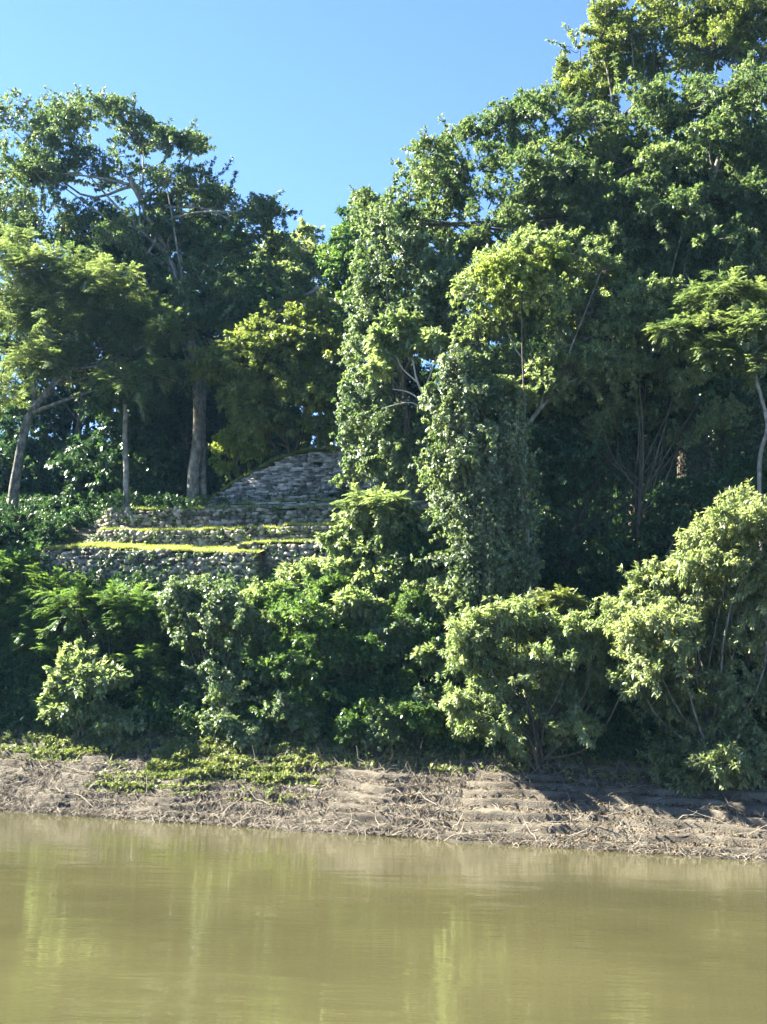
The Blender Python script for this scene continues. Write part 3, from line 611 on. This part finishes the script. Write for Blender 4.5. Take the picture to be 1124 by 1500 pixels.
plant('layered_tree', 'slender tree at the right edge with a pale curved trunk and flat sunlit leaf layers', 'tree', (1121, 760), 8.5,
      [(1000, 460, 20), (1030, 440, 24), (1065, 432, 26), (1105, 432, 26), (1020, 480, 20), (1075, 475, 24), (1115, 480, 28), (1050, 515, 18), (985, 485, 14), (1100, 525, 22)],
      'frond', L_FEATHER, B_PALE, trunk=[(1112, 700), (1124, 625), (1108, 555), (1098, 495), (1080, 450)], tr=.09, back=.6, fork=.75, squash=.75, spread=.9, limb_r=.04, infill=.8)

# small bare-limbed tree in front of the vine mass
SEED[0] += 1
b = place(690, 800, 9.6); root = empty('bare_limbed_tree', [b[0], b[1], ground(b[0], b[1])], 'small tree with bare whitish limbs standing out against the dark vines right of the pyramid', 'tree')
T = Tubes(); gp = lambda q, dd=0.: place(q[0], q[1], 9.0 + dd)
T.add(spline([np.array(root.location) - [0, 0, .1], gp((672, 730)), gp((655, 655)), gp((632, 600)), gp((612, 560)), gp((605, 528))], 22), np.linspace(.13, .03, 22), 7)
for P in ([(640, 620), (605, 590), (560, 598)], [(628, 595), (600, 575), (575, 570)], [(612, 560), (590, 540), (580, 520)], [(620, 575), (632, 545), (640, 520)]):
    T.add(spline([gp(q, -.1 * i) for i, q in enumerate(P)], 9), np.linspace(.045, .014, 9), 5)
T.build('trunk', B_WHITE, root)
rng = np.random.RandomState(77)
Ls = [clump_leaves(gp((x, y), rng.uniform(-.4, .4)), [r_ / 34] * 3, rng, 'tuft', .30, .16, 6, .4, .9) for x, y, r_ in [(605, 510, 20), (580, 505, 18), (560, 500, 14), (640, 505, 16), (565, 530, 14), (550, 545, 12), (620, 495, 16), (590, 480, 16)]]
quads_obj('crown', Ls, L_PALE, root)

plant('dense_tree', 'dense dark tree filling the canopy below the highest yellow-green treetop', 'tree', (930, 880), 14.5,
      [(830, 250, 30), (870, 280, 32), (915, 300, 34), (960, 340, 32), (1005, 360, 30), (900, 360, 30), (860, 330, 28), (950, 400, 30), (1050, 350, 32), (1095, 380, 32), (1010, 300, 32), (1060, 440, 26), (780, 290, 26), (750, 320, 24), (1110, 300, 30)],
      'broad', L_TALL, B_DARK, tr=.25, back=.3, spread=1.4, limb_p=.3, infill=.6, limb_r=.08)

# ---- lower slope
GS = 'bushes on the slope above the mud bank'
plant('overhanging_tree', 'pale-leaved bushy tree leaning over the bank at the right edge', 'tree', (1050, 1150), 4.3,
      [(1120, 765, 24), (1122, 850, 30), (1095, 748, 26), (1065, 765, 24), (1035, 785, 24), (1115, 790, 34), (1070, 815, 36), (1025, 825, 28), (990, 845, 28), (955, 865, 26), (920, 885, 24), (905, 900, 16), (1010, 880, 36), (1060, 875, 40), (1110, 870, 40), (960, 915, 34), (925, 930, 24), (1010, 945, 42), (1070, 945, 44), (1115, 940, 40), (965, 985, 34), (945, 965, 24), (1020, 1010, 42), (1080, 1020, 44), (1120, 1030, 36), (975, 1045, 30), (1020, 1075, 34), (1075, 1085, 38), (1115, 1090, 30), (985, 1100, 24), (1010, 1135, 22), (1060, 1120, 22), (995, 1140, 18, -.5), (1035, 1145, 20, -.5), (975, 1115, 16, -.4), (1020, 1110, 26, -.6), (1100, 1115, 24, -.5), (1065, 1135, 16, -.4)],
      'loose', L_DRY, B_GREY, tr=.10, back=.5, spread=1.7, stems=5, fork=.2, limb_r=.05, porous=.16, shoots=16)
plant('riverside_shrub', 'spreading light green shrub on the bank left of the overhanging tree', 'shrub', (790, 1140), 4.2,
      [(680, 930, 22), (715, 915, 26), (755, 905, 26), (795, 925, 26), (840, 925, 24), (870, 935, 20), (695, 970, 30), (745, 960, 36), (800, 975, 34), (850, 975, 30), (890, 990, 22), (670, 1030, 16), (710, 1025, 32), (765, 1030, 38), (825, 1030, 34), (870, 1030, 24), (690, 1070, 22), (740, 1075, 28), (800, 1085, 28), (845, 1070, 22), (780, 1115, 18), (920, 1000, 18)],
      'rosette', L_PALE, B_DARK, tr=.1, back=.4, spread=1.3, stems=6, fork=.2, group=GS, porous=.14, shoots=14)
plant('small_shrub', 'small round sunlit shrub on a thin stem standing alone at the left of the bank', 'shrub', (117, 1088), 4.6,
      [(120, 972, 18), (98, 985, 18), (140, 988, 20), (118, 1005, 24), (88, 1012, 16), (165, 995, 14), (100, 1035, 18), (135, 1030, 16), (78, 1035, 10), (110, 1058, 12)],
      'big', L_PALE, B_DARK, tr=.06, back=.3, spread=.5, stems=2, fork=.3)
plant('climber_shrub', 'tall vine-smothered shrub whose left edge glows down to the creeper patch', 'shrub', (325, 1085), 6,
      [(255, 880, 18), (285, 876, 20), (320, 888, 24), (345, 895, 28), (265, 890, 24), (300, 905, 32), (340, 935, 32), (275, 935, 22), (305, 960, 30), (350, 980, 34), (300, 1000, 22), (335, 1020, 30), (375, 1010, 26), (330, 1060, 24), (365, 1060, 26), (385, 950, 28)],
      'hang', L_VINE, B_DARK, tr=.12, back=.5, spread=.7, stems=4, squash=1.2, group=GS)
for (b, d, cl, spc, mt, lb) in [
    ((60, 1060), 8.2, [(10, 838, 24), (35, 834, 22), (75, 862, 24), (20, 880, 32), (65, 880, 36), (15, 925, 38), (65, 935, 38), (20, 980, 38), (60, 995, 36), (15, 1030, 26), (55, 1045, 22)], 'frond', L_MID, 'feathery dark bush filling the left edge below the lowest wall'),
    ((160, 1060), 7.4, [(105, 886, 24), (140, 882, 22), (175, 890, 24), (205, 898, 24), (110, 900, 36), (165, 900, 38), (215, 915, 32), (110, 960, 34), (160, 965, 38), (215, 970, 34), (235, 940, 24), (170, 1020, 34), (215, 1030, 30), (130, 1040, 24)], 'frond', L_MID, 'feathery dark bush between the left-edge bush and the vine-smothered shrub'),
    ((440, 1090), 6.2, [(415, 900, 26), (450, 905, 28), (420, 945, 32), (465, 950, 32), (425, 990, 32), (470, 1000, 34), (440, 1040, 32), (480, 1050, 28), (420, 1060, 22)], 'broad', L_MID, 'green bush right of the vine-smothered shrub with lit tips in front'),
    ((560, 1100), 7, [(500, 905, 26), (540, 900, 28), (580, 915, 28), (510, 950, 32), (560, 960, 34), (610, 955, 30), (520, 1005, 34), (575, 1015, 34), (625, 1005, 32), (540, 1060, 30), (590, 1060, 28), (640, 1050, 28)], 'fine', L_MID, 'fine-leaved shaded bush in the middle of the slope'),
    ((650, 1090), 7.6, [(630, 920, 28), (665, 940, 26), (650, 975, 28), (650, 1030, 26), (660, 1075, 18)], 'fine', L_DARK, 'narrow shaded bush behind the left side of the riverside shrub'),
    ((450, 900), 9.6, [(405, 880, 14), (435, 868, 18), (465, 846, 20), (410, 870, 26), (450, 850, 30), (490, 830, 30), (480, 870, 30), (440, 885, 26)], 'big', L_PALE, 'bright bush in front of the right end of the lowest wall'),
    ((560, 900), 9.2, [(500, 800, 20), (520, 770, 22), (545, 760, 26), (520, 800, 32), (560, 800, 32), (535, 840, 34), (580, 840, 32), (520, 875, 28), (570, 880, 28)], 'big', L_PALE, 'bright vine-laced bush below the right end of the terraces'),
    ((640, 900), 8.8, [(590, 770, 24), (620, 755, 26), (655, 760, 24), (600, 805, 30), (640, 800, 32), (615, 850, 32), (655, 845, 30), (630, 885, 28)], 'hang', L_VINE, 'vine-covered bush between the bright bush and the vine column'),
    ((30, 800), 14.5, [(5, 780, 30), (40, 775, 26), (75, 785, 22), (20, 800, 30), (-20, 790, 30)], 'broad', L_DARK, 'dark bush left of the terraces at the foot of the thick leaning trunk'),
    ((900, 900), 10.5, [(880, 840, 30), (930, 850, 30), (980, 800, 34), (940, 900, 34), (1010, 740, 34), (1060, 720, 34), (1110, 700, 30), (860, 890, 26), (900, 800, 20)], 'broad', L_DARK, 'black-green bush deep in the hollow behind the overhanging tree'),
    ((900, 1000), 8, [(880, 900, 18), (910, 945, 22), (925, 985, 24), (900, 1030, 26), (940, 1040, 26), (890, 960, 22), (870, 1080, 22), (920, 1085, 24)], 'broad', L_MID, 'shaded green bush in the gap between riverside shrub and overhanging tree')]:
    plant('slope_bush', lb, 'bush', b, d, cl, spc, mt, B_DARK, tr=.09, back=.5, spread=.8, stems=4, fork=.2, group=GS)
SB = [('broad', L_MID), ('hang', L_VINE), ('fine', L_MID), ('big', L_PALE), ('frond', L_MID), ('fine', L_PALE), ('broad', L_UNDER)]
rb = np.random.RandomState(4)
for k in range(34):
    x, y = rb.uniform(385, 690), rb.uniform(800, 1075)
    if y > 1000 and rb.rand() < .4: x = rb.uniform(10, 400)
    elif x < 500: y = max(y, 885)
    dd = np.interp(y, [780, 1080], [10.0, 5.0]) - .6; q, mt = SB[rb.choice(7, p=[.2, .22, .16, .14, .1, .12, .06])]; R_ = rb.uniform(10, 19)
    cl = [(x + rb.uniform(-26, 26), y + rb.uniform(-22, 18), R_ * rb.uniform(.7, 1.2)) for _ in range(rb.randint(3, 6))]
    plant('slope_shrub', 'small tangled shrub in the green thicket covering the slope', 'shrub', (x, y + 30), dd, cl, q, mt, B_DARK, tr=.03, back=.2, spread=.5, stems=2, fork=.2, limb_r=.02, group='small tangled shrubs on the slope')
plant('understorey_tree', 'dim vine-laced tree filling the gap under the giant canopy left of the layered tree', 'tree', (930, 900), 11.5,
      [(930, 470, 26), (960, 500, 28), (905, 530, 28), (950, 550, 28), (1000, 530, 28), (880, 575, 24), (915, 600, 24), (985, 590, 26), (1035, 570, 26), (870, 640, 20), (1060, 610, 24), (840, 600, 22), (1000, 640, 20), (900, 490, 22, -2), (950, 450, 24, -2), (985, 475, 22, -2), (930, 540, 22, -2), (1010, 560, 22, -2), (870, 540, 20, -2)],
      'fine', L_PALE, B_DARK, tr=.12, back=.3, spread=1.2, limb_p=.3)

L_LIT = rough_mat('dead_leaf_litter', [(.03, .02, .012), (.07, .05, .03), (.15, .11, .06)], 3, .9, .1, 12, island=.9)
rl = np.random.RandomState(14); n_ = 16000; s__ = rl.uniform(-9, 34, n_); d__ = rl.uniform(-.1, 5, n_); kk = (fbm(s__ * .6, d__ * 2.5, 6, 3) > -.1) | (rl.rand(n_) < .25); s__, d__ = s__[kk], d__[kk]
tag(quads_obj('leaf_litter', [leaves_from(wp(s__, d__, mud_z(s__, d__) + .015), np.tile([0., 0, 1.], (len(s__), 1)), 'flat', .12, .05, 2, 0., rl)], L_LIT), 'dark dead leaves and crumbs caught on the mud ledges', 'leaf litter', kind='stuff')

# palm-like young tree poking out above the bright bushes
plant('sapling', 'young sapling with a thin dark stem above the bright bushes right of the terraces', 'sapling', (552, 860), 8.4,
      [(552, 738, 14), (530, 733, 12), (575, 735, 12), (545, 750, 12), (565, 752, 10)], 'frond', L_PALE, B_DARK, trunk=[(551, 800), (550, 745)], tr=.035, back=0, fork=.9, spread=.2, squash=.6)
plant('pale_fern', 'pale silvery-leaved young plant against the dark hollow above the riverside shrub', 'plant', (812, 940), 5.6,
      [(800, 885, 10), (822, 880, 12), (835, 888, 10), (812, 900, 10)], 'frond', L_CREEP, B_DARK, tr=.03, back=0, spread=.2, squash=.6)

# ---- ground cover
rng = np.random.RandomState(9)
def cover_obj(name, label, regs, spec, mat, cat='undergrowth', fade=.3):
    Ls = []; kind, L, W, nl, droop, _ = SPEC[spec]
    for (s0, s1, d0, d1, n, h, tight) in regs:
        s = rng.uniform(s0, s1, n); d = rng.uniform(d0, d1, n)
        k = fbm(s * .5, d * .5, 4.4, 3) + rng.uniform(-fade, fade, n) > tight; s, d = s[k], d[k]
        z = np.where(d < 4.9, mud_z(s, d), ground_sd(s, d)); hh = rng.rand(len(s)) * h * (.4 + .6 * (fbm(s * .9, d * .9, 8, 2) > 0))
        P = wp(s, d, z + hh); e = unit(rdir(rng, len(s)) * [1, 1, .5] + [0, -.3, .7]); Ls.append(leaves_from(P, e, kind, L, W, nl, droop, rng))
    tag(quads_obj(name, Ls, mat), label, cat, kind='stuff')
cover_obj('undergrowth', 'shaded low undergrowth covering the slope below the ruin', [(-14, 40, 4.8, 12, 40000, 1.1, -.9), (2, 30, 5.2, 10.5, 16000, 1.6, -.2), (-12, 16, 29, 46, 16000, 3.5, -.9), (-26, 44, 17, 30, 30000, 1.6, -.9), (-26, -7.3, 12, 18, 11500, 1.0, -.9), (12.5, 44, 11.5, 18, 16000, 1.4, -.9)], 'broad', L_UNDER)
cover_obj('creepers', 'sunlit creepers and weeds growing on top of the mud ledges', [(-6, 1.2, 3.3, 4.8, 1500, .12, -.1), (4.4, 10.5, 2.6, 5.6, 8000, .40, -.1), (2.5, 12, 1.6, 4.8, 4500, .16, .45), (-8, 33, 3.7, 5.4, 6500, .3, .2)], 'fine', L_CREEP, 'weeds', 1.0)

# ================================================================== AIR
HZ, t, out = new_mat('haze_air')
pv = t.nodes.new('ShaderNodeVolumePrincipled'); pv.inputs['Color'].default_value = (.28, .58, 1, 1); pv.inputs['Density'].default_value = .00009
pv.inputs['Anisotropy'].default_value = .2
t.links.new(pv.outputs[0], out.inputs['Volume'])
x0, x1, y0, y1, z0, z1 = -260, 260, -90, 290, -14, 62
V = [(x, y, z) for z in (z0, z1) for y in (y0, y1) for x in (x0, x1)]
hz = mesh_np('haze', V, [[0, 2, 3, 1], [4, 5, 7, 6], [0, 1, 5, 4], [2, 6, 7, 3], [0, 4, 6, 2], [1, 3, 7, 5]], HZ)
tag(hz, 'thin blue morning haze filling the air over the river and forest', 'haze', kind='stuff')
